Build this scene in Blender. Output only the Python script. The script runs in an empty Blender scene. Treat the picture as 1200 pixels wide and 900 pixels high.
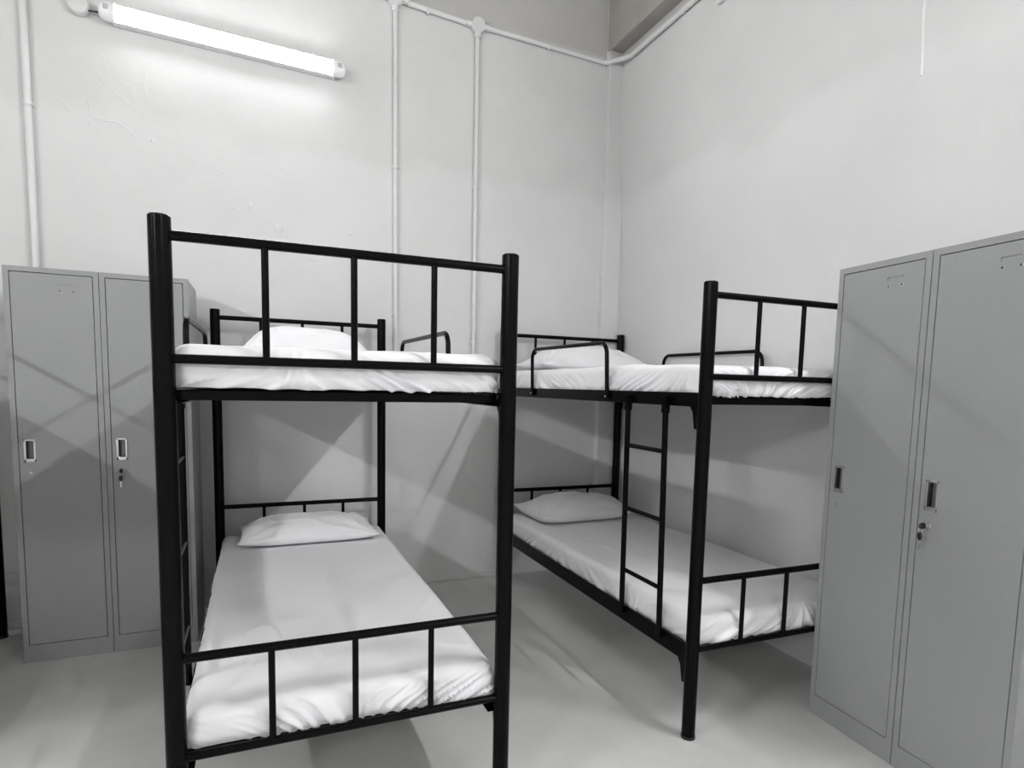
import bpy, bmesh, math, random
from mathutils import Vector, Matrix, noise
from math import pi, sin, cos, radians

# ------------------------------------------------------------------ camera
scene = bpy.context.scene
COL = scene.collection
cam_data = bpy.data.cameras.new('camera')
cam = bpy.data.objects.new('camera', cam_data)
COL.objects.link(cam)
F_PX, CY = 705.03, 519.9
YAW, PITCH, ROLL = -0.40029, -0.09460, -0.02124
cam_data.sensor_fit = 'HORIZONTAL'
cam_data.sensor_width = 36.0
cam_data.lens = F_PX / 1200 * 36.0
cam_data.shift_y = (CY - 450) / 1200
cam_data.clip_start = 0.02
_R = (Matrix.Rotation(YAW, 3, 'Z') @ Matrix.Rotation(PITCH, 3, 'X') @ Matrix.Rotation(ROLL, 3, 'Y'))
_right, _fwd, _up = _R.col[0], _R.col[1], _R.col[2]
_M = Matrix((( _right.x, _up.x, -_fwd.x, 0.20795),
             ( _right.y, _up.y, -_fwd.y, -1.67585),
             ( _right.z, _up.z, -_fwd.z, 1.31662),
             (0, 0, 0, 1)))
cam.matrix_world = _M
scene.camera = cam

# ------------------------------------------------------------------ world, exposure
world = bpy.data.worlds.new('world')
scene.world = world
world.use_nodes = True
world.node_tree.nodes['Background'].inputs[0].default_value = (0.5, 0.52, 0.55, 1)
world.node_tree.nodes['Background'].inputs[1].default_value = 0.0
scene.view_settings.view_transform = 'Standard'
scene.view_settings.look = 'None'
scene.view_settings.gamma = 1.0
scene.view_settings.exposure = 1.42
LAMP_STRENGTH = 110.0           # radiance of the tube diffusers on the side walls
BACK_LAMP_STRENGTH = 46.0       # the tube on the back wall, dimmed to limit its glow on the plaster

# ------------------------------------------------------------------ materials
def new_mat(name, color, rough=0.5, metal=0.0, spec=0.5):
    m = bpy.data.materials.new(name)
    m.use_nodes = True
    b = m.node_tree.nodes['Principled BSDF']
    b.inputs['Base Color'].default_value = (*color, 1)
    b.inputs['Roughness'].default_value = rough
    b.inputs['Metallic'].default_value = metal
    b.inputs['Specular IOR Level'].default_value = spec
    return m, m.node_tree.nodes, m.node_tree.links, b

def noise_node(N, L, scale, detail=4, rough=0.5, vec=None, dist=0.0):
    n = N.new('ShaderNodeTexNoise')
    n.inputs['Scale'].default_value = scale
    n.inputs['Detail'].default_value = detail
    n.inputs['Roughness'].default_value = rough
    n.inputs['Distortion'].default_value = dist
    if vec is not None:
        L.new(vec, n.inputs['Vector'])
    return n

def ramp(N, L, src, stops):
    r = N.new('ShaderNodeValToRGB')
    cr = r.color_ramp
    while len(cr.elements) < len(stops):
        cr.elements.new(0.5)
    for e, (p, c) in zip(cr.elements, stops):
        e.position = p
        e.color = (c, c, c, 1) if isinstance(c, (int, float)) else (*c, 1)
    L.new(src, r.inputs[0])
    return r

def math_node(N, L, op, a, b=None, clamp=False):
    n = N.new('ShaderNodeMath')
    n.operation = op
    n.use_clamp = clamp
    for i, v in enumerate((a, b)):
        if v is None:
            continue
        if isinstance(v, (int, float)):
            n.inputs[i].default_value = v
        else:
            L.new(v, n.inputs[i])
    return n.outputs[0]

def bump(N, L, b, height, strength, dist=0.01, prev=None):
    n = N.new('ShaderNodeBump')
    n.inputs['Strength'].default_value = strength
    n.inputs['Distance'].default_value = dist
    L.new(height, n.inputs['Height'])
    if prev is not None:
        L.new(prev, n.inputs['Normal'])
    L.new(n.outputs[0], b.inputs['Normal'])
    return n.outputs[0]

def mix_col(N, L, fac, c1, c2):
    n = N.new('ShaderNodeMix')
    n.data_type = 'RGBA'
    if isinstance(fac, (int, float)):
        n.inputs[0].default_value = fac
    else:
        L.new(fac, n.inputs[0])
    for i, c in ((6, c1), (7, c2)):
        if isinstance(c, tuple):
            n.inputs[i].default_value = (*c, 1)
        else:
            L.new(c, n.inputs[i])
    return n.outputs[2]

def plaster_material(name, white, old, bare, z_white, z_bare):
    """White painted plaster: fresh coat below z_white (wavy roller edge), older coat above,
    unpainted cement above z_bare; trowel ridges and pits as fine relief."""
    m, N, L, b = new_mat(name, white, 0.62, 0, 0.25)
    tc = N.new('ShaderNodeTexCoord')
    co = tc.outputs['Object']
    sep = N.new('ShaderNodeSeparateXYZ')
    L.new(co, sep.inputs[0])
    z = sep.outputs[2]
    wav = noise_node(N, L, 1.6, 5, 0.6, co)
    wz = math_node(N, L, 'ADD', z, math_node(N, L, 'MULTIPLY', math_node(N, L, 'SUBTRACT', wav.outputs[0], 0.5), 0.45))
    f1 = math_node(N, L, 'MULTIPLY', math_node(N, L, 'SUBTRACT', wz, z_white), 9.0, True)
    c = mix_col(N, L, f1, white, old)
    f2 = math_node(N, L, 'MULTIPLY', math_node(N, L, 'SUBTRACT', z, z_bare), 30.0, True)
    bn = noise_node(N, L, 2.5, 4, 0.5, co)
    bare_c = mix_col(N, L, bn.outputs[0], tuple(v * 0.86 for v in bare), bare)
    c = mix_col(N, L, f2, c, bare_c)
    st = noise_node(N, L, 0.9, 6, 0.65, co)
    sr = ramp(N, L, st.outputs[0], [(0.35, 0.93), (0.6, 1.0)])
    mul = N.new('ShaderNodeMix')
    mul.data_type = 'RGBA'
    mul.blend_type = 'MULTIPLY'
    mul.inputs[0].default_value = 1.0
    L.new(c, mul.inputs[6])
    L.new(sr.outputs[0], mul.inputs[7])
    L.new(mul.outputs[2], b.inputs['Base Color'])
    # relief: broad trowel waves, ridges, fine grain
    big = noise_node(N, L, 3.2, 3, 0.5, co)
    p = bump(N, L, b, big.outputs[0], 0.22, 0.03)
    rid = noise_node(N, L, 2.1, 3, 0.55, co, 0.6)
    rr = ramp(N, L, rid.outputs[0], [(0.487, 0.0), (0.5, 1.0), (0.512, 0.25)])
    msk = noise_node(N, L, 1.7, 2, 0.5, co)
    mr = ramp(N, L, msk.outputs[0], [(0.54, 0.0), (0.62, 1.0)])
    p = bump(N, L, b, math_node(N, L, 'MULTIPLY', rr.outputs[0], mr.outputs[0]), 0.16, 0.005, p)
    fine = noise_node(N, L, 60, 4, 0.6, co)
    bump(N, L, b, fine.outputs[0], 0.10, 0.004, p)
    return m

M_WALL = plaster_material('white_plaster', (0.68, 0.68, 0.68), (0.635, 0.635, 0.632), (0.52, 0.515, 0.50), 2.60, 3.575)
M_BEAM, N, L, b = new_mat('raw_concrete', (0.36, 0.34, 0.31), 0.8, 0, 0.2)
_t = N.new('ShaderNodeTexCoord')
_n = noise_node(N, L, 3.0, 5, 0.6, _t.outputs['Object'])
_r = ramp(N, L, _n.outputs[0], [(0.3, (0.31, 0.295, 0.275)), (0.7, (0.40, 0.385, 0.36))])
L.new(_r.outputs[0], b.inputs['Base Color'])
bump(N, L, b, _n.outputs[0], 0.3, 0.02)
M_CEIL, N, L, b = new_mat('ceiling_paint', (0.33, 0.32, 0.31), 0.8, 0, 0.2)

M_FLOOR, N, L, b = new_mat('grey_epoxy', (0.42, 0.42, 0.415), 0.42, 0, 0.4)
_t = N.new('ShaderNodeTexCoord')
_n = noise_node(N, L, 1.4, 7, 0.62, _t.outputs['Object'])
_r = ramp(N, L, _n.outputs[0], [(0.30, (0.53, 0.53, 0.522)), (0.52, (0.62, 0.62, 0.612)), (0.75, (0.67, 0.67, 0.66))])
_s = noise_node(N, L, 9.0, 3, 0.5, _t.outputs['Object'])
_sr = ramp(N, L, _s.outputs[0], [(0.22, 0.62), (0.27, 1.0)])
_m = N.new('ShaderNodeMix'); _m.data_type = 'RGBA'; _m.blend_type = 'MULTIPLY'; _m.inputs[0].default_value = 1.0
L.new(_r.outputs[0], _m.inputs[6]); L.new(_sr.outputs[0], _m.inputs[7]); L.new(_m.outputs[2], b.inputs['Base Color'])
_rr = ramp(N, L, _n.outputs[0], [(0.3, 0.36), (0.7, 0.52)])
L.new(_rr.outputs[0], b.inputs['Roughness'])
_f = noise_node(N, L, 90, 3, 0.5, _t.outputs['Object'])
bump(N, L, b, _f.outputs[0], 0.06, 0.002)

M_BLACK, N, L, b = new_mat('black_powder_coat', (0.003, 0.003, 0.0034), 0.20, 0, 0.08)
_t = N.new('ShaderNodeTexCoord')
_n = noise_node(N, L, 350, 2, 0.5, _t.outputs['Object'])
bump(N, L, b, _n.outputs[0], 0.05, 0.001)
M_BOARD, N, L, b = new_mat('pale_plywood', (0.50, 0.48, 0.45), 0.7, 0, 0.2)

M_SHEET, N, L, b = new_mat('white_cotton_sheet', (0.79, 0.79, 0.81), 0.85, 0, 0.15)
b.inputs['Sheen Weight'].default_value = 0.08
_t = N.new('ShaderNodeTexCoord')
_n = noise_node(N, L, 14, 4, 0.55, _t.outputs['Object'], 0.5)
_p = bump(N, L, b, _n.outputs[0], 0.12, 0.01)
_w = noise_node(N, L, 420, 2, 0.5, _t.outputs['Object'])
bump(N, L, b, _w.outputs[0], 0.06, 0.001, _p)

def locker_material(name, col):
    m, N, L, b = new_mat(name, col, 0.45, 0, 0.4)
    t = N.new('ShaderNodeTexCoord')
    n = noise_node(N, L, 260, 3, 0.6, t.outputs['Object'])
    r = ramp(N, L, n.outputs[0], [(0.3, tuple(v * 0.92 for v in col)), (0.7, tuple(v * 1.06 for v in col))])
    L.new(r.outputs[0], b.inputs['Base Color'])
    p = bump(N, L, b, n.outputs[0], 0.07, 0.001)
    g = noise_node(N, L, 5, 2, 0.5, t.outputs['Object'])
    bump(N, L, b, g.outputs[0], 0.06, 0.02, p)
    return m
M_LOCKER = locker_material('grey_powder_coat', (0.285, 0.294, 0.291))
M_CHROME, *_ = new_mat('brushed_chrome', (0.72, 0.72, 0.73), 0.28, 1.0)
M_CUP, *_ = new_mat('dull_steel', (0.22, 0.22, 0.22), 0.5, 0.6)
M_DARK, *_ = new_mat('black_plastic', (0.008, 0.008, 0.008), 0.35)
M_PVC, *_ = new_mat('white_pvc', (0.66, 0.66, 0.66), 0.35)
M_LAMPBODY, *_ = new_mat('lamp_housing', (0.8, 0.8, 0.8), 0.4)
M_CLEAR, *_ = new_mat('frosted_end_cap', (0.82, 0.82, 0.83), 0.25)
M_SOCKET, *_ = new_mat('lamp_socket', (0.45, 0.45, 0.46), 0.5)
def glow_material(name, strength):
    m = bpy.data.materials.new(name)
    m.use_nodes = True
    b = m.node_tree.nodes['Principled BSDF']
    b.inputs['Base Color'].default_value = (0.9, 0.9, 0.9, 1)
    b.inputs['Emission Color'].default_value = (0.985, 0.99, 0.993, 1)
    b.inputs['Emission Strength'].default_value = strength
    return m
M_GLOW = glow_material('lamp_diffuser', LAMP_STRENGTH)
M_GLOW_DIM = glow_material('lamp_diffuser_dim', BACK_LAMP_STRENGTH)

# ------------------------------------------------------------------ mesh helpers
def new_obj(name, bm, mat, parent=None, smooth=False, loc=None):
    me = bpy.data.meshes.new(name)
    bm.normal_update()
    bm.to_mesh(me)
    bm.free()
    if mat:
        me.materials.append(mat)
    if smooth:
        for p in me.polygons:
            p.use_smooth = True
        try:
            me.set_sharp_from_angle(angle=radians(40))
        except Exception:
            pass
    o = bpy.data.objects.new(name, me)
    COL.objects.link(o)
    if parent:
        o.parent = parent
    if loc is not None:
        o.location = loc
    return o

def empty(name, loc=(0, 0, 0), rz=0.0, label=None, cat=None, group=None):
    o = bpy.data.objects.new(name, None)
    o.empty_display_size = 0.1
    COL.objects.link(o)
    o.location = loc
    o.rotation_euler = (0, 0, rz)
    tag(o, label, cat, group)
    return o

def tag(o, label=None, cat=None, group=None, kind=None):
    if label: o['label'] = label
    if cat: o['category'] = cat
    if group: o['group'] = group
    if kind: o['kind'] = kind
    return o

def box(bm, x0, x1, y0, y1, z0, z1, bevel=0.0, seg=2):
    r = bmesh.ops.create_cube(bm, size=1.0)
    vs = r['verts']
    for v in vs:
        v.co = Vector((x0 + (v.co.x + .5) * (x1 - x0), y0 + (v.co.y + .5) * (y1 - y0), z0 + (v.co.z + .5) * (z1 - z0)))
    if bevel:
        es = list({e for v in vs for e in v.link_edges})
        bmesh.ops.bevel(bm, geom=es, offset=bevel, segments=seg, affect='EDGES', profile=0.5)
    return bm

def frame_axes(d):
    d = d.normalized()
    up = Vector((0, 0, 1)) if abs(d.z) < 0.95 else Vector((1, 0, 0))
    a = d.cross(up).normalized()
    return a, d.cross(a).normalized()

def tube(bm, pts, r, seg=14, cap=True, chamfer=0.0):
    """swept round tube along a polyline (mitred rings)"""
    pts = [Vector(p) for p in pts]
    n = len(pts)
    rings = []
    a = None
    stations = []
    for i, p in enumerate(pts):
        if i == 0: t = pts[1] - p
        elif i == n - 1: t = p - pts[i - 1]
        else: t = (pts[i + 1] - p).normalized() + (p - pts[i - 1]).normalized()
        t.normalize()
        stations.append((p, t, r))
    if chamfer:
        p, t, _ = stations[0]
        stations = [(p, t, r - chamfer), (p + t * chamfer, t, r)] + stations[1:]
        p, t, _ = stations[-1]
        stations = stations[:-1] + [(p - t * chamfer, t, r), (p, t, r - chamfer)]
    for p, t, rad in stations:
        if a is None:
            a, b2 = frame_axes(t)
        else:
            a = (a - t * a.dot(t)).normalized()
            b2 = t.cross(a)
        ring = [bm.verts.new(p + (a * cos(2 * pi * k / seg) + b2 * sin(2 * pi * k / seg)) * rad) for k in range(seg)]
        rings.append(ring)
    for r0, r1 in zip(rings, rings[1:]):
        for k in range(seg):
            bm.faces.new((r0[k], r0[(k + 1) % seg], r1[(k + 1) % seg], r1[k]))
    if cap:
        bm.faces.new(rings[0][::-1])
        bm.faces.new(rings[-1])
    bmesh.ops.recalc_face_normals(bm, faces=bm.faces[:])
    return bm

def rounded_path(pts, rad, seg=8):
    pts = [Vector(p) for p in pts]
    out = [pts[0]]
    for i in range(1, len(pts) - 1):
        p0, p, p1 = pts[i - 1], pts[i], pts[i + 1]
        d0, d1 = (p0 - p).normalized(), (p1 - p).normalized()
        ang = d0.angle(d1)
        tl = rad / math.tan(ang / 2)
        a, b2 = p + d0 * tl, p + d1 * tl
        c = p + (d0 + d1).normalized() * (rad / sin(ang / 2))
        for k in range(seg + 1):
            t = k / seg
            v = (a - c).lerp(b2 - c, t)
            out.append(c + v.normalized() * rad)
    out.append(pts[-1])
    return out

def cyl(bm, p0, p1, r, seg=16, chamfer=0.0):
    return tube(bm, [p0, p1], r, seg, True, chamfer)

def mesh_from(fn):
    bm = bmesh.new()
    fn(bm)
    return bm

def one(name, mat, parent, fn, smooth=False):
    bm = bmesh.new()
    fn(bm)
    return new_obj(name, bm, mat, parent, smooth)

def copy_tree(o, parent=None):
    c = o.copy()
    COL.objects.link(c)
    if parent is not None:
        c.parent = parent
    for ch in list(o.children):
        copy_tree(ch, c)
    return c

# ------------------------------------------------------------------ room shell
XL, XR, YB, YF, ZC = -3.60, 2.655, 2.14, -6.2, 4.3
def struct(name, mat, fn, smooth=False, kind='structure'):
    o = one(name, mat, None, fn, smooth)
    o['kind'] = kind
    return o

struct('floor', M_FLOOR, lambda bm: box(bm, XL - .1, XR + .2, YF - .1, YB + .1, -0.1, 0))
struct('ceiling', M_CEIL, lambda bm: box(bm, XL - .1, XR + .2, YF - .1, YB + .1, ZC, ZC + .1))
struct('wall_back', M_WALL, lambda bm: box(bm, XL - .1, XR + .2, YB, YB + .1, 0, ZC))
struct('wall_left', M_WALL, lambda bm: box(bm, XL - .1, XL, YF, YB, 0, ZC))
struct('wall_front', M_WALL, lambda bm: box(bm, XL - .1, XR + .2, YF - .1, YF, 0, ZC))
def right_wall(bm):
    # old plaster that leans a little into the room above head height
    prof = []
    for i in range(31):
        z = ZC * i / 30
        t = max(0.0, min(1.0, (z - 1.75) / 1.7))
        prof.append((XR - 0.08 * t * t * (3 - 2 * t), z))
    ys = [YF, YB]
    front = [[bm.verts.new((x, y, z)) for x, z in prof] for y in ys]
    back = [[bm.verts.new((XR + .2, y, z)) for x, z in (prof[0], prof[-1])] for y in ys]
    for i in range(30):
        bm.faces.new((front[0][i], front[0][i + 1], front[1][i + 1], front[1][i]))
    bm.faces.new((back[0][0], back[1][0], back[1][1], back[0][1]))
    for k in (0, 1):
        bm.faces.new(front[k] + [back[k][1], back[k][0]])
    bm.faces.new((front[0][0], front[1][0], back[1][0], back[0][0]))
    bm.faces.new((front[0][-1], front[1][-1], back[1][1], back[0][1]))
    bmesh.ops.recalc_face_normals(bm, faces=bm.faces[:])
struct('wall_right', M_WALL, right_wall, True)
def prism(bm, pts, z0, z1):
    a = [bm.verts.new((x, y, z0)) for x, y in pts]
    b2 = [bm.verts.new((x, y, z1)) for x, y in pts]
    n = len(pts)
    bm.faces.new(a[::-1]); bm.faces.new(b2)
    for k in range(n):
        bm.faces.new((a[k], a[(k + 1) % n], b2[(k + 1) % n], b2[k]))
    bmesh.ops.recalc_face_normals(bm, faces=bm.faces[:])
def pilaster(bm):
    prism(bm, [(2.475, YB + .01), (2.475, 2.098), (2.480, 2.093), (2.606, 2.093), (2.67, 2.112), (2.67, YB + .01)], 0, 3.622)
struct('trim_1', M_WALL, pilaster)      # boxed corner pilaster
struct('trim_2', M_BEAM, lambda bm: box(bm, 2.47, XR + .15, YF, YB + .01, 3.622, ZC, 0.006))     # concrete beam over the right wall
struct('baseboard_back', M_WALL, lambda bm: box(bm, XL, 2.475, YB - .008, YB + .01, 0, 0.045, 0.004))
def seam(bm):
    random.seed(4)
    pts = []
    for i in range(12):
        z = 2.56 + i * 0.09
        t = max(0.0, min(1.0, (z - 1.75) / 1.7))
        x = XR - 0.08 * t * t * (3 - 2 * t)
        pts.append((x, 0.0 + random.uniform(-.006, .006), z))
    tube(bm, pts, 0.006, 8)
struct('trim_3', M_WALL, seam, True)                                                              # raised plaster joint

wall_back = bpy.data.objects['wall_back']
def ridge(pts, r, seed):
    rnd = random.Random(seed)
    q = []
    for (x0, z0), (x1, z1) in zip(pts, pts[1:]):
        n = max(2, int(math.hypot(x1 - x0, z1 - z0) / .02))
        for i in range(n):
            t = i / n
            q.append((x0 + (x1 - x0) * t + rnd.uniform(-.004, .004), YB + r * .72, z0 + (z1 - z0) * t + rnd.uniform(-.004, .004)))
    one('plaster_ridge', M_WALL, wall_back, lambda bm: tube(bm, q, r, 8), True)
ridge([(-0.563, 2.715), (-0.553, 2.644), (-0.427, 2.634), (-0.366, 2.593), (-0.346, 2.563)], .0055, 1)
ridge([(-0.123, 2.513), (0.028, 2.472), (0.220, 2.411), (0.271, 2.381)], .0035, 2)
ridge([(0.240, 2.169), (0.331, 2.149), (0.442, 2.139)], .0045, 3)
ridge([(0.422, 2.068), (0.523, 2.038), (0.584, 2.043)], .006, 4)
ridge([(0.483, 2.038), (0.554, 2.002)], .005, 5)
ridge([(-0.629, 2.866), (-0.634, 2.715)], .003, 6)
for px, pz, r in ((0.190, 2.300, .016), (0.336, 2.194, .024), (-0.285, 2.573, .008), (0.362, 2.533, .009), (0.736, 2.209, .010), (0.099, 2.280, .010)):
    def blob(bm):
        rs = bmesh.ops.create_uvsphere(bm, u_segments=16, v_segments=8, radius=1)
        for v in rs['verts']:
            k = 1 + .25 * noise.noise(Vector((v.co.x * 2, v.co.z * 2, px * 9)))
            v.co = Vector((px + v.co.x * r * k, YB + v.co.y * r * .35, pz + v.co.z * r * k))
    one('plaster_patch', M_WALL, wall_back, blob, True)

# ------------------------------------------------------------------ pipes on the walls
def saddle(parent, p, axis, r):
    """two-lug pipe clip"""
    p = Vector(p)
    def f(bm):
        if axis == 'z':
            cyl(bm, p + Vector((0, 0, -.008)), p + Vector((0, 0, .008)), r + .004, 14)
            box(bm, p.x - r - .012, p.x + r + .012, p.y + r - .004, p.y + r + .001, p.z - .008, p.z + .008)
        else:
            cyl(bm, p + Vector((-.008, 0, 0)), p + Vector((.008, 0, 0)), r + .004, 14)
            box(bm, p.x - .008, p.x + .008, p.y + r - .004, p.y + r + .001, p.z - r - .012, p.z + r + .012)
    return one('pipe_clip', M_PVC, parent, f, True)

def pipe(label, pts, r, clips, group=None, boxes=()):
    root = empty('conduit_pipe', Vector(pts[0]), 0, label, 'pipe', group)
    o = Vector(pts[0])
    loc = [Vector(q) - o for q in pts]
    one('tube', M_PVC, root, lambda bm: tube(bm, loc, r, 14), True)
    for c, ax in clips:
        saddle(root, Vector(c) - o, ax, r)
    return root

YP = YB - 0.017
pipe('thick white vertical pipe running up the wall behind the left lockers',
     [(-0.813, YP, 0.0), (-0.811, YP, ZC)], .0165, [((-0.811, YP, 2.654), 'z'), ((-0.811, YP, 3.523), 'z')])
pipe('thin white vertical pipe on the back wall, the one nearer the lamp',
     [(1.010, YB - .0135, 1.33), (1.003, YB - .0135, 3.526)], .0125,
     [((1.008, YB - .0135, 2.634), 'z'), ((1.008, YB - .0135, 1.755), 'z')])
pipe('thin white vertical pipe dropping from the round junction box on the back wall',
     [(1.526, YB - .0145, 1.33), (1.522, YB - .0145, 3.494)], .0135,
     [((1.524, YB - .0145, 2.583), 'z'), ((1.524, YB - .0145, 1.603), 'z')])
pipe('short white horizontal pipe between the two round junction boxes', [(1.079, YB - .0165, 3.590), (1.446, YB - .0165, 3.569)], .0155,
     [((1.200, YB - .0165, 3.575), 'x')])
pipe('white horizontal pipe above the tube lamp', [(-0.790, YB - .0165, 3.624), (0.928, YB - .0165, 3.601)], .0155, [])
hp = rounded_path([(1.597, YB - .0165, 3.568), (2.46, YB - .0165, 3.549), (2.505, 2.050, 3.545), (2.553, 1.96, 3.540), (2.556, -2.6, 3.56)], .045, 6)
h = pipe('long white horizontal pipe bending round the corner under the beam', hp, .0155,
         [((2.019, YB - .0165, 3.556), 'x')])
for y in (1.42, -.2):
    def wall_clip(bm):
        o = hp[0]
        cyl(bm, Vector((2.556, y - .009, 3.543)) - o, Vector((2.556, y + .009, 3.543)) - o, .0195, 14)
        box(bm, 2.560 - o.x, 2.584 - o.x, y - .009 - o.y, y + .009 - o.y, 3.528 - o.z, 3.558 - o.z)
    one('pipe_clip', M_PVC, h, wall_clip, True)
pipe('thin white pipe rising to the ceiling in the corner beside the beam',
     [(2.479, YB - .0115, 3.574), (2.479, YB - .0115, ZC)], .010, [])
pipe('short white pipe end high on the right wall beyond the long pipe',
     [(2.562, 1.13, 3.43), (2.562, -.5, 3.44)], .0135, [])

def junction(label, loc, r, holes):
    root = empty('junction_box', loc, 0, label, 'junction box')
    def body(bm):
        cyl(bm, (0, 0.0, 0), (0, -.036, 0), r, 28, 0.003)
        for d in holes:
            d = Vector(d)
            cyl(bm, d * (r * .7) + Vector((0, -.017, 0)), d * (r + .028) + Vector((0, -.017, 0)), .020, 14)
    one('housing', M_PVC, root, body, True)
    def lid(bm): cyl(bm, (0, -.036, 0), (0, -.040, 0), r - .003, 28, 0.001)
    one('lid', M_PVC, root, lid, True)
    for sx in (-1, 1):
        one('screw', M_CHROME, root, lambda bm: cyl(bm, (sx * r * .62, -.040, 0), (sx * r * .62, -.0415, 0), .0035, 8))
    return root
junction('round white junction box where a vertical pipe meets the long horizontal pipe', (1.522, YB, 3.568), .046, [(1, 0, 0), (-1, 0, 0), (0, 0, -1)])
junction('round white junction box at the top of the pipe nearer the lamp', (1.003, YB, 3.599), .046, [(1, 0, 0), (-1, 0, 0), (0, 0, -1)])
junction('round white junction box left of the wall lamp', (-0.583, YB, 3.164), .046, [(0, 0, 1)])
# black lead from the junction box into the lamp
tag(one('lamp_cable', M_DARK, None, lambda bm: tube(bm, [(-0.553, YB - .02, 3.147), (-0.508, YB - .03, 3.145), (-0.467, YB - .032, 3.147)], .0042, 8), True),
    'short black cable between the junction box and the wall lamp', 'cable')

# ------------------------------------------------------------------ tube lamps
def make_lamp(label, loc, rz, tilt, glow=M_GLOW):
    """wall batten lamp; local +X along the tube, local -Y away from the wall"""
    root = empty('tube_lamp', loc, 0, label, 'lamp')
    root.rotation_euler = (0, tilt, rz)
    one('housing', M_LAMPBODY, root, lambda bm: box(bm, -.545, .545, -.0535, 0, -.043, .043, .004), True)
    def half_round(bm, x0, x1, r, arc=72 if glow is M_GLOW else 36):
        seg = 20
        rings = []
        for x in (x0, x1):
            ring = []
            for k in range(seg):
                a = radians(-arc + 2 * arc * k / (seg - 1))
                ring.append(bm.verts.new((x, -.054 - (cos(a) - cos(radians(arc))) * r / sin(radians(arc)), sin(a) * r / sin(radians(arc)))))
            rings.append(ring)
        for k in range(seg):
            bm.faces.new((rings[0][k], rings[0][(k + 1) % seg], rings[1][(k + 1) % seg], rings[1][k]))
        bm.faces.new(rings[0][::-1]); bm.faces.new(rings[1])
        bmesh.ops.recalc_face_normals(bm, faces=bm.faces[:])
    one('diffuser', glow, root, lambda bm: half_round(bm, -.532, .532, .040), True)
    for s in (-1, 1):
        def cap(bm, s=s):
            seg, rows = 20, 8
            rings = []
            for i in range(rows):
                t = i / (rows - 1) * pi / 2 * .97
                x = s * (.530 + sin(t) * .070)
                rr = .0465 * max(.12, cos(t) ** .36)
                rings.append([bm.verts.new((x, -.050 + cos(2 * pi * k / seg) * rr * .80, sin(2 * pi * k / seg) * rr)) for k in range(seg)])
            for r0, r1 in zip(rings, rings[1:]):
                for k in range(seg):
                    bm.faces.new((r0[k], r0[(k + 1) % seg], r1[(k + 1) % seg], r1[k]))
            bm.faces.new(rings[-1]); bm.faces.new(rings[0])
            bmesh.ops.recalc_face_normals(bm, faces=bm.faces[:])
        c = one('end_cap', M_CLEAR, root, cap, True)
        one('socket', M_SOCKET, c, lambda bm, s=s: box(bm, s * .565 - .011, s * .565 + .011, -.0895, -.072, -.004, .020, .002))
    return root
make_lamp('glowing white tube lamp mounted on the back wall', (0.107, YB, 3.129), 0, radians(1.9), M_GLOW_DIM)
make_lamp('glowing white tube lamp high on the right wall out of frame', (2.585, -1.30, 3.17), radians(-90), 0)
make_lamp('glowing white tube lamp high on the left wall out of frame', (XL, -1.30, 3.11), radians(90), 0)
make_lamp('added unseen tube lamp on the right wall behind the camera', (2.585, -4.3, 3.17), radians(-90), 0)  # added lamp, unseen: extra room light that reinforces the bed shadows
make_lamp('added unseen tube lamp on the left wall behind the camera', (XL, -4.3, 3.11), radians(90), 0)  # likewise added and unseen, more light from the left side

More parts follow.
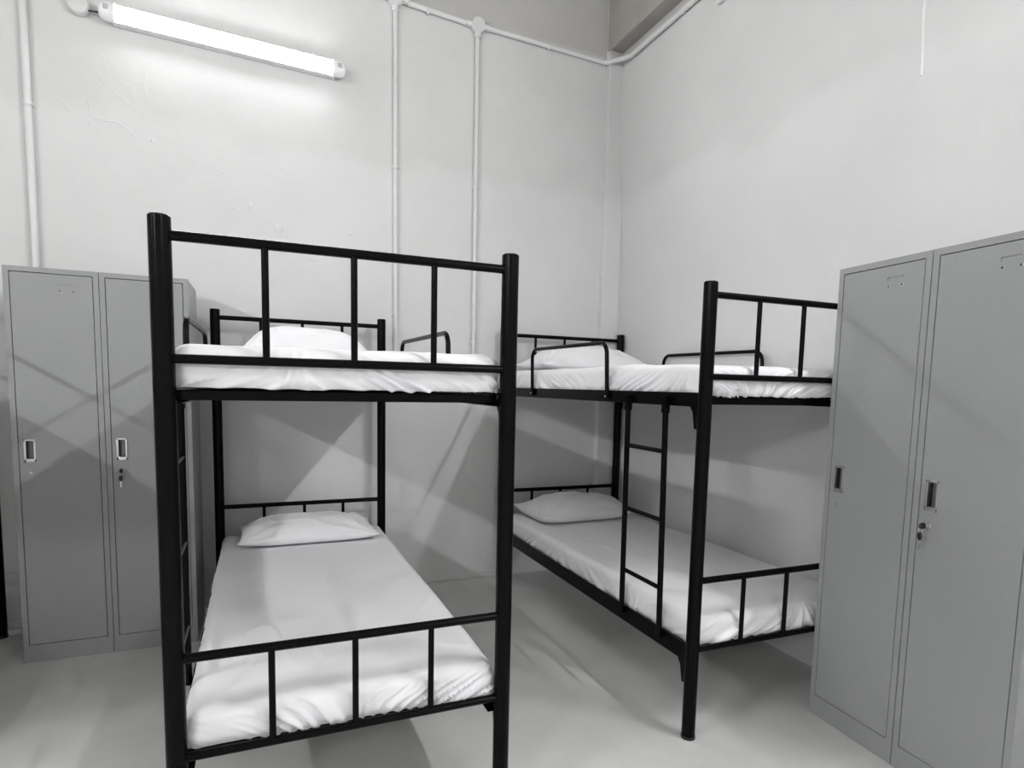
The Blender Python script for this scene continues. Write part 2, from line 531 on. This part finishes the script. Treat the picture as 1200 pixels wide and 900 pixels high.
# ------------------------------------------------------------------ bunk beds
BW, BL, BH, PR = 0.90, 2.013, 1.702, 0.0252
ZA, ZB, ZLC, ZLD = 1.658, 1.367, 0.609, 0.344
def make_bed(label, loc, rz, group):
    root = empty('bunk_bed', loc, rz, label, 'bunk bed', group)
    for x, y in ((0, 0), (BW, 0), (0, BL), (BW, BL)):
        p = one('post', M_BLACK, root, lambda bm: cyl(bm, (x, y, 0.0), (x, y, BH), PR, 24, 0.003), True)
        one('foot_pad', M_DARK, p, lambda bm: cyl(bm, (x, y, 0.0), (x, y, .012), PR + .0015, 20), True)
        for z in (ZB, ZLC):
            s = 1 if y == 0 else -1
            one('weld_bolt', M_BLACK, p, lambda bm: cyl(bm, (x, y - s * PR * .9, z), (x, y - s * (PR + .004), z), .007, 10), True)
    for y in (0, BL):
        for ztop, zbot in ((ZA, ZB), (ZLC, ZLD)):
            one('end_rail', M_BLACK, root, lambda bm: cyl(bm, (PR * .5, y, ztop), (BW - PR * .5, y, ztop), .0125, 16), True)
            one('end_rail', M_BLACK, root, lambda bm: cyl(bm, (PR * .5, y, zbot), (BW - PR * .5, y, zbot), .0118, 16), True)
            for fx in (.23, .45, .67):
                one('spindle', M_BLACK, root, lambda bm: cyl(bm, (fx, y, zbot + .004), (fx, y, ztop - .004), .0090, 12), True)
    for zt, zb2 in ((1.309, 1.256), (.356, .286)):
        for x, s in ((0, 1), (BW, -1)):
            def rail(bm):
                box(bm, x - .004 - .0, x + .004, PR * .7, BL - PR * .7, zb2, zt, .0015, 1)
                xa, xb = sorted((x, x + s * .036))
                box(bm, xa, xb, PR, BL - PR, zb2, zb2 + .004)
            r = one('side_rail', M_BLACK, root, rail)
            for y, sy in ((0, 1), (BL, -1)):
                def plate(bm):
                    y0 = y + sy * (PR * .8)
                    pts = [(y0, zt), (y + sy * .072, zt), (y + sy * .072, zb2 - .002), (y + sy * .058, zb2 - .02), (y + sy * .046, zb2 - .082), (y0, zb2 - .082)]
                    a = [bm.verts.new((x - .007, q, z)) for q, z in pts]
                    b2 = [bm.verts.new((x + .007, q, z)) for q, z in pts]
                    n = len(pts)
                    bm.faces.new(a); bm.faces.new(b2[::-1])
                    for k in range(n):
                        bm.faces.new((a[k], a[(k + 1) % n], b2[(k + 1) % n], b2[k]))
                    bmesh.ops.recalc_face_normals(bm, faces=bm.faces[:])
                one('hook_plate', M_BLACK, r, plate)
        for y, s in ((0, 1), (BL, -1)):
            ya, yb = sorted((y + s * .046, y + s * .058))
            one('end_bar', M_BLACK, root, lambda bm: box(bm, PR * .7, BW - PR * .7, ya, yb, zt - .044, zt - .0185, .0015, 1))
        for k in range(5):
            yy = .22 + k * (BL - .44) / 4
            one('cross_bar', M_BLACK, root, lambda bm: box(bm, .004, BW - .004, yy - .013, yy + .013, zb2 + .0045, zt - .034))
        one('base_board', M_BOARD, root, lambda bm: box(bm, .008, BW - .008, .060, BL - .060, zt - .033, zt - .019))
    # side guard loops on the upper bunk
    for x, s in ((0, -1), (BW, 1)):
        xo = x + s * .014
        def loop(bm):
            tube(bm, rounded_path([(xo, .655, 1.268), (xo, .675, 1.527), (xo, 1.515, 1.535), (xo, 1.500, 1.268)], .055, 8), .0100, 14)
        g = one('guard_loop', M_BLACK, root, loop, True)
        for y in (.656, 1.500):
            one('bolt', M_CHROME, g, lambda bm: cyl(bm, (xo + s * .008, y, 1.281), (xo + s * .0125, y, 1.281), .0048, 10), True)
    # ladder hooked over the left side rails
    xo = -.017
    for y, yb in ((.472, .462), (.208, .186)):
        st = one('ladder_stile', M_BLACK, root, lambda bm: cyl(bm, (xo, yb, .325), (xo, y, 1.285), .0118, 16, .002), True)
        one('bolt', M_BLACK, st, lambda bm: cyl(bm, (xo - .009, y, 1.268), (xo - .016, y, 1.268), .0065, 10), True)
        one('hook', M_BLACK, st, lambda bm: box(bm, xo - .013, xo + .014, y - .011, y + .011, 1.226, 1.292, .002, 1))
    for z in (1.074, .799, .524):
        ya, yb = .466 + (z - 1.2) * .011, .206 + (z - 1.2) * .023
        one('ladder_rung', M_BLACK, root, lambda bm: cyl(bm, (xo, ya, z), (xo, yb, z), .0095, 14), True)
    return root

BED2 = (1.6966, 0.0609)
A2 = -0.01235
G_BED = 'black steel bunk beds'
bed1 = make_bed('black steel bunk bed in front, facing the camera with its footboard', (0, 0, 0), 0, G_BED)
bed2 = copy_tree(bed1); bed2.location = (*BED2, 0); bed2.rotation_euler = (0, 0, A2)
bed2['label'] = 'black steel bunk bed along the right wall behind the right lockers'
bed3 = copy_tree(bed1); bed3.location = (-1.905, .005, 0)
bed3['label'] = 'black steel bunk bed at the left edge, only one headboard post beside the left lockers'

# ------------------------------------------------------------------ mattresses
def fbm(x, y, z, o=3):
    v, a = 0.0, 1.0
    for i in range(o):
        v += a * noise.noise(Vector((x, y, z)))
        x *= 2.03; y *= 2.03; z *= 2.03; a *= .5
    return v

def mattress_mesh(name, lx, ly, h, seed, crease=1.0, round_r=.034):
    nx, ny, nz = 140, 210, 26
    bm = bmesh.new()
    idx = {}
    hx, hy, hz = lx / 2, ly / 2, h / 2
    r = round_r
    def vert(i, j, k):
        key = (i, j, k)
        if key in idx: return idx[key]
        p = Vector((-hx + lx * i / nx, -hy + ly * j / ny, -hz + h * k / nz))
        q = Vector((max(-hx + r, min(hx - r, p.x)), max(-hy + r, min(hy - r, p.y)), max(-hz + r * .8, min(hz - r, p.z))))
        d = p - q
        n = d.normalized() if d.length > 1e-9 else Vector((0, 0, 1))
        rad = r
        co = q + Vector((n.x * r, n.y * r, n.z * (r if p.z > q.z else r * .8)))
        t = (co.z + hz) / h                                    # 0 bottom .. 1 top
        side = max(0.0, 1 - abs(n.z)) ** .7 if abs(n.z) < 1 else 0.0
        disp = 0.0
        # sides: bulge, gathered diagonal folds stronger near the tucked lower edge
        if side > 0:
            if abs(n.y) > abs(n.x): u, sgn = co.x, 1.0
            else: u, sgn = co.y, -1.0
            e = 1.0 if n.y < 0 or n.x < 0 else 5.0
            lean = 2.3 * sin(u * 4.4 + seed * .7 + e) + .7 * noise.noise(Vector((u * 3, seed, e)))
            w = u + (co.z) * lean
            m = max(0.0, min(1.0, (.80 + 1.4 * noise.noise(Vector((u * 4.2, seed * 1.7, e))))))
            wob = .018 * noise.noise(Vector((u * 9, co.z * 14, seed)))
            f1 = abs(noise.noise(Vector(((w + wob) * 21, co.z * 2.2, seed + e))))
            f2 = abs(noise.noise(Vector(((w + wob) * 42, co.z * 4.0, seed + e + 9))))
            fall = max(0.0, 1.0 - t * .95) ** (.8 if abs(n.y) > abs(n.x) else 1.5)
            c = (1 - min(1, f1 * 3.4)) ** 1.3 * .026 + (1 - min(1, f2 * 3.2)) ** 1.3 * .006
            disp += side * (c * m * fall * crease + .004 * sin(pi * min(1, max(0, t))) + .004 * fbm(u * 5, co.z * 6, seed + e, 2) * .6)
            disp -= side * .010 * max(0.0, .28 - t) / .28
        if n.z > 0:
            s2 = n.z
            wob = noise.noise(Vector((co.x * 2.2, co.y * 2.2, seed + 30)))
            a = abs(noise.noise(Vector((co.x * 3.0 + wob * .8, co.y * 1.6 + wob * .5, seed + 40))))
            m2 = max(0.0, noise.noise(Vector((co.x * 2.1, co.y * 2.3, seed + 50))) + .15)
            edge = min(1.0, max(0.0, (co.y + hy - .03) / .22))
            disp += s2 * ((1 - min(1, a * 9)) ** 2 * .0080 * m2 * 1.5 + .0035 * fbm(co.x * 3.2, co.y * 2.6, seed + 60, 3))
            disp -= s2 * .012 * (1 - edge) ** 2 * (.6 + .5 * noise.noise(Vector((co.x * 5, 1.0, seed))))
        co = co + n * disp
        if k == 0 and abs(n.z) < 1:                             # scalloped hem
            co.z += .004 + .004 * noise.noise(Vector((co.x * 11, co.y * 11, seed)))
        v = bm.verts.new(co)
        idx[key] = v
        return v
    for i in range(nx):
        for j in range(ny):
            bm.faces.new((vert(i, j, nz), vert(i + 1, j, nz), vert(i + 1, j + 1, nz), vert(i, j + 1, nz)))
    for k in range(nz):
        for i in range(nx):
            bm.faces.new((vert(i, 0, k), vert(i + 1, 0, k), vert(i + 1, 0, k + 1), vert(i, 0, k + 1)))
            bm.faces.new((vert(i + 1, ny, k), vert(i, ny, k), vert(i, ny, k + 1), vert(i + 1, ny, k + 1)))
        for j in range(ny):
            bm.faces.new((vert(0, j + 1, k), vert(0, j, k), vert(0, j, k + 1), vert(0, j + 1, k + 1)))
            bm.faces.new((vert(nx, j, k), vert(nx, j + 1, k), vert(nx, j + 1, k + 1), vert(nx, j, k + 1)))
    ring = [idx[(i, 0, 0)] for i in range(nx)] + [idx[(nx, j, 0)] for j in range(ny)] + \
           [idx[(i, ny, 0)] for i in range(nx, 0, -1)] + [idx[(0, j, 0)] for j in range(ny, 0, -1)]
    bm.faces.new(ring[::-1])
    zmin = min(v.co.z for v in bm.verts)
    for v in bm.verts: v.co.z -= zmin
    me = bpy.data.meshes.new(name)
    bm.normal_update(); bm.to_mesh(me); bm.free()
    me.materials.append(M_SHEET)
    for p in me.polygons: p.use_smooth = True
    return me

def place(name, me, local, bedloc, rz, label, cat, group, extra_rz=0.0, tilt=0.0):
    o = bpy.data.objects.new(name, me)
    COL.objects.link(o)
    R = Matrix.Rotation(rz, 3, 'Z')
    p = R @ Vector(local)
    o.location = (bedloc[0] + p.x, bedloc[1] + p.y, local[2])
    o.rotation_euler = (tilt, 0, rz + extra_rz)
    tag(o, label, cat, group)
    return o

ZLOW, ZUP = .338, 1.2905
GM, GP = 'mattresses in white fitted sheets', 'white pillows'
place('mattress', mattress_mesh('mattress', .862, 1.955, .126, 3.1, 1.0), (.45, 1.000, ZLOW), (0, 0), 0,
      'lower mattress of the front bunk bed under a creased white sheet', 'mattress', GM)
place('mattress', mattress_mesh('mattress', .864, 1.955, .131, 8.4, 1.0), (.45, 1.000, ZUP), (0, 0), 0,
      'upper mattress of the front bunk bed in a white fitted sheet', 'mattress', GM)
place('mattress', mattress_mesh('mattress', .862, 1.955, .126, 15.7, 1.0), (.45, 1.000, ZLOW), BED2, A2,
      'lower mattress of the bunk bed by the right wall in a white sheet', 'mattress', GM)
place('mattress', mattress_mesh('mattress', .866, 1.955, .134, 22.3, 1.1), (.45, 1.000, ZUP), BED2, A2,
      'upper mattress of the bunk bed by the right wall in a white sheet', 'mattress', GM)

# ------------------------------------------------------------------ pillows
def pillow_mesh(name, w, d, h, seed, edge=.03, full=.52):
    nu, nv = 72, 52
    bm = bmesh.new()
    top, bot = {}, {}
    for i in range(nu + 1):
        for j in range(nv + 1):
            # denser near the edges
            u = sin((i / nu - .5) * pi) ; v = sin((j / nv - .5) * pi)
            u = .45 * u + .55 * (2 * i / nu - 1); v = .45 * v + .55 * (2 * j / nv - 1)
            x = w / 2 * u * (1 - .055 * (1 - v * v) * u * u)
            y = d / 2 * v * (1 - .075 * (1 - u * u) * v * v)
            T = max(0.0, (1 - abs(u) ** 2.6) * (1 - abs(v) ** 2.4)) ** full
            zb = edge * (1 - min(1, T * 1.8)) ** 1.5
            # soft folds radiating from the corners and a couple of dents
            cu, cv = (1 if u > 0 else -1), (1 if v > 0 else -1)
            ang = math.atan2(cv * d / 2 - y, cu * w / 2 - x)
            dist = math.hypot(cu * w / 2 - x, cv * d / 2 - y)
            fold = (1 - min(1, abs(noise.noise(Vector((ang * 3.2, dist * 2.0, seed + cu * 3 + cv * 7)))) * 3.2)) ** 1.5
            wr = fold * .017 * math.exp(-((dist - .12) / .13) ** 2)
            wr += .010 * fbm(x * 5, y * 5, seed, 3)
            rg = (1 - min(1, abs(noise.noise(Vector((x * 4 + y * 2, y * 7 - x * 2, seed + 20)))) * 6)) ** 2
            wr += .008 * rg
            zt = zb + h * T + wr * min(1, T * 1.6)
            top[i, j] = bm.verts.new((x, y, zt))
            if i in (0, nu) or j in (0, nv): bot[i, j] = top[i, j]
            else: bot[i, j] = bm.verts.new((x, y, min(zb, zt - .002)))
    for i in range(nu):
        for j in range(nv):
            bm.faces.new((top[i, j], top[i + 1, j], top[i + 1, j + 1], top[i, j + 1]))
            bm.faces.new((bot[i, j + 1], bot[i + 1, j + 1], bot[i + 1, j], bot[i, j]))
    zmin = min(v.co.z for v in bm.verts)
    for v in bm.verts: v.co.z -= zmin
    me = bpy.data.meshes.new(name)
    bm.normal_update(); bm.to_mesh(me); bm.free()
    me.materials.append(M_SHEET)
    for p in me.polygons: p.use_smooth = True
    return me
ZTL, ZTU = ZLOW + .131, ZUP + .134
place('pillow', pillow_mesh('pillow', .72, .42, .115, 2.2), (.455, 1.785, ZTL), (0, 0), 0,
      'flat white pillow on the lower mattress of the front bunk bed', 'pillow', GP, radians(.5))
place('pillow', pillow_mesh('pillow', .70, .42, .180, 5.9, .02, .66), (.455, 1.77, ZTU), (0, 0), 0,
      'plump white pillow on the upper mattress of the front bunk bed', 'pillow', GP, radians(-1))
place('pillow', pillow_mesh('pillow', .70, .42, .150, 9.3, .060), (.42, 1.745, ZTL), BED2, A2,
      'white pillow on the lower mattress of the bunk bed by the right wall', 'pillow', GP, radians(2))
place('pillow', pillow_mesh('pillow', .82, .44, .165, 13.1, .03, .62), (.47, 1.76, ZTU + .002), BED2, A2,
      'white pillow on the upper mattress of the bunk bed by the right wall', 'pillow', GP, radians(1))

# ------------------------------------------------------------------ lockers
def make_locker(label, loc, rz, w, depth, keyed, h=1.795):
    root = empty('steel_locker', loc, rz, label, 'locker', 'grey steel lockers')
    g = .0008
    def body(bm):
        t = .022
        box(bm, g, t, 0, .02, 0, h)                              # front frame stiles and rails
        box(bm, w - t, w - g, 0, .02, 0, h)
        box(bm, t, w - t, 0, .02, h - t, h)
        box(bm, t, w - t, 0, .02, 0, .082)
        box(bm, g, .004, .02, depth, 0, h)                       # side, back, top, bottom sheets
        box(bm, w - .004, w - g, .02, depth, 0, h)
        box(bm, .004, w - .004, depth - .003, depth, 0, h)
        box(bm, .004, w - .004, .02, depth - .003, h - .004, h)
        box(bm, .004, w - .004, .02, depth - .003, .082, .086)
        box(bm, .004, w - .004, .024, .028, .086, h - .004)      # rebate behind the door gap
    one('cabinet_body', M_LOCKER, root, body)
    gap = .0032
    x0, x1, z0, z1 = .022 + gap, w - .022 - gap, .082 + gap, h - .022 - gap
    hx0, hx1, hz0, hz1 = .052, .088, .936, 1.032
    hx0 -= .006; hx1 -= .006
    def door(bm):
        xs, zs = [x0, hx0, hx1, x1], [z0, hz0, hz1, z1]
        grid = {}
        for a, x in enumerate(xs):
            for b2, z in enumerate(zs):
                for c, y in enumerate((.0008, .021)):
                    grid[a, b2, c] = bm.verts.new((x, y, z))
        for a in range(3):
            for b2 in range(3):
                if (a, b2) == (1, 1): continue
                bm.faces.new((grid[a, b2, 0], grid[a + 1, b2, 0], grid[a + 1, b2 + 1, 0], grid[a, b2 + 1, 0]))
                bm.faces.new((grid[a, b2 + 1, 1], grid[a + 1, b2 + 1, 1], grid[a + 1, b2, 1], grid[a, b2, 1]))
        def wall(p, q):
            bm.faces.new((grid[(*p, 0)], grid[(*q, 0)], grid[(*q, 1)], grid[(*p, 1)]))
        for a in range(3):
            wall((a, 0), (a + 1, 0)); wall((a + 1, 3), (a, 3)); wall((0, a + 1), (0, a)); wall((3, a), (3, a + 1))
        wall((1, 1), (2, 1)); wall((2, 2), (1, 2)); wall((1, 2), (1, 1)); wall((2, 1), (2, 2))
        bmesh.ops.recalc_face_normals(bm, faces=bm.faces[:])
    d = one('door', M_LOCKER, root, door)
    def rim(bm):
        box(bm, hx0 - .004, hx0 + .005, -.003, .003, hz0 - .004, hz1 + .004, .0012)
        box(bm, hx1 - .003, hx1 + .004, -.003, .003, hz0 - .004, hz1 + .004, .0012)
        box(bm, hx0 - .004, hx1 + .004, -.003, .003, hz1 - .004, hz1 + .004, .0012)
        box(bm, hx0 - .004, hx1 + .004, -.003, .003, hz0 - .004, hz0 + .011, .0012)
    hn = one('handle', M_CHROME, d, rim, True)
    def cup(bm):
        box(bm, hx0, hx1, .016, .018, hz0, hz1)
        box(bm, hx0, hx0 + .002, .003, .016, hz0, hz1)
        box(bm, hx1 - .002, hx1, .003, .016, hz0, hz1)
        box(bm, hx0, hx1, .003, .016, hz0, hz0 + .002)
        box(bm, hx0, hx1, .003, .016, hz1 - .002, hz1)
    one('handle_cup', M_CUP, d, cup)
    one('handle_grip', M_DARK, d, lambda bm: box(bm, hx0 + .005, hx0 + .0115, .001, .013, hz0 + .012, hz1 - .005, .002), True)
    lx, lz = (hx0 + hx1) / 2 + .000, .884
    one('lock', M_CHROME, d, lambda bm: cyl(bm, (lx, .001, lz), (lx, -.006 if keyed else -.003, lz), .0095 if keyed else .0062, 18, .001), True)
    one('keyhole', M_DARK, d, lambda bm: box(bm, lx - .001, lx + .001, -.0068 if keyed else -.0038, -.003, lz - .004, lz + .004))
    sx0, sx1 = w * .565, w * .565 + .060
    one('label_slot', M_LOCKER, d, lambda bm: (box(bm, sx0, sx1, -.003, .001, 1.729, 1.7315), box(bm, sx0, sx0 + .002, -.0018, .001, 1.719, 1.729)))
    for sx in (sx0 + .006, sx1 - .003):
        one('label_hole', M_DARK, d, lambda bm: cyl(bm, (sx, .001, 1.698), (sx, .0002, 1.698), .0042, 12), True)
        one('hole_lip', M_CHROME, d, lambda bm: tube(bm, [(sx + .0045 * cos(a), .0002, 1.698 + .0045 * sin(a)) for a in [radians(t) for t in range(-150, 31, 20)]], .0011, 6), True)
    if keyed:
        k = empty('key_pair', root.matrix_world @ Vector((0, 0, 0)), 0)
        R = Matrix.Rotation(rz, 3, 'Z')
        k.location = Vector(loc) + R @ Vector((lx, 0, lz))
        k.rotation_euler = (0, 0, rz)
        tag(k, keyed, 'keys', 'keys in locker locks')
        def head(bm, cx, cy, cz, sz, thin='x'):
            r2 = bmesh.ops.create_uvsphere(bm, u_segments=14, v_segments=10, radius=1.0)
            for v in r2['verts']:
                v.co = Vector((cx + v.co.x * sz[0], cy + v.co.y * sz[1], cz + v.co.z * sz[2]))
        ky = one('key', M_DARK, k, lambda bm: head(bm, -.003, -.026, 0, (.0075, .015, .011)), True)
        one('key_blade', M_CHROME, ky, lambda bm: box(bm, -.001, .001, -.016, -.0072, -.004, .004))
        one('key_ring', M_CHROME, k, lambda bm: tube(bm, [(-.003 + .001 * sin(a), -.033 + .008 * sin(a), -.013 + .0085 * cos(a)) for a in [2 * pi * t / 18 for t in range(19)]], .0008, 6), True)
        ky2 = one('key', M_DARK, k, lambda bm: head(bm, -.004, -.033, -.034, (.0085, .004, .015)), True)
        one('key_blade', M_CHROME, ky2, lambda bm: (box(bm, -.0065, -.0015, -.034, -.032, -.076, -.046), box(bm, -.0015, .0002, -.034, -.032, -.072, -.066)))
    return root

FL = 1.637
make_locker('grey steel locker left of the front bunk bed, far left one without a key', (-.804, FL, 0), 0, .352, .425, None)
make_locker('grey steel locker with a key, half hidden behind the post of the front bunk bed', (-.451, FL, 0), 0, .360, .425,
            'black headed keys hanging from the lock of the left lockers')
TH = -pi / 2 - .08
lx = Vector((cos(TH), sin(TH), 0))
P0 = Vector((2.298, .035, 0))
make_locker('grey steel locker on the right, the one nearer the bunk bed and without a key', P0, TH, .372, .335, None)
make_locker('grey steel locker at the right edge of the picture with keys in its lock', P0 + lx * .374, TH, .372, .335,
            'black headed keys hanging from the lock of the right edge locker')
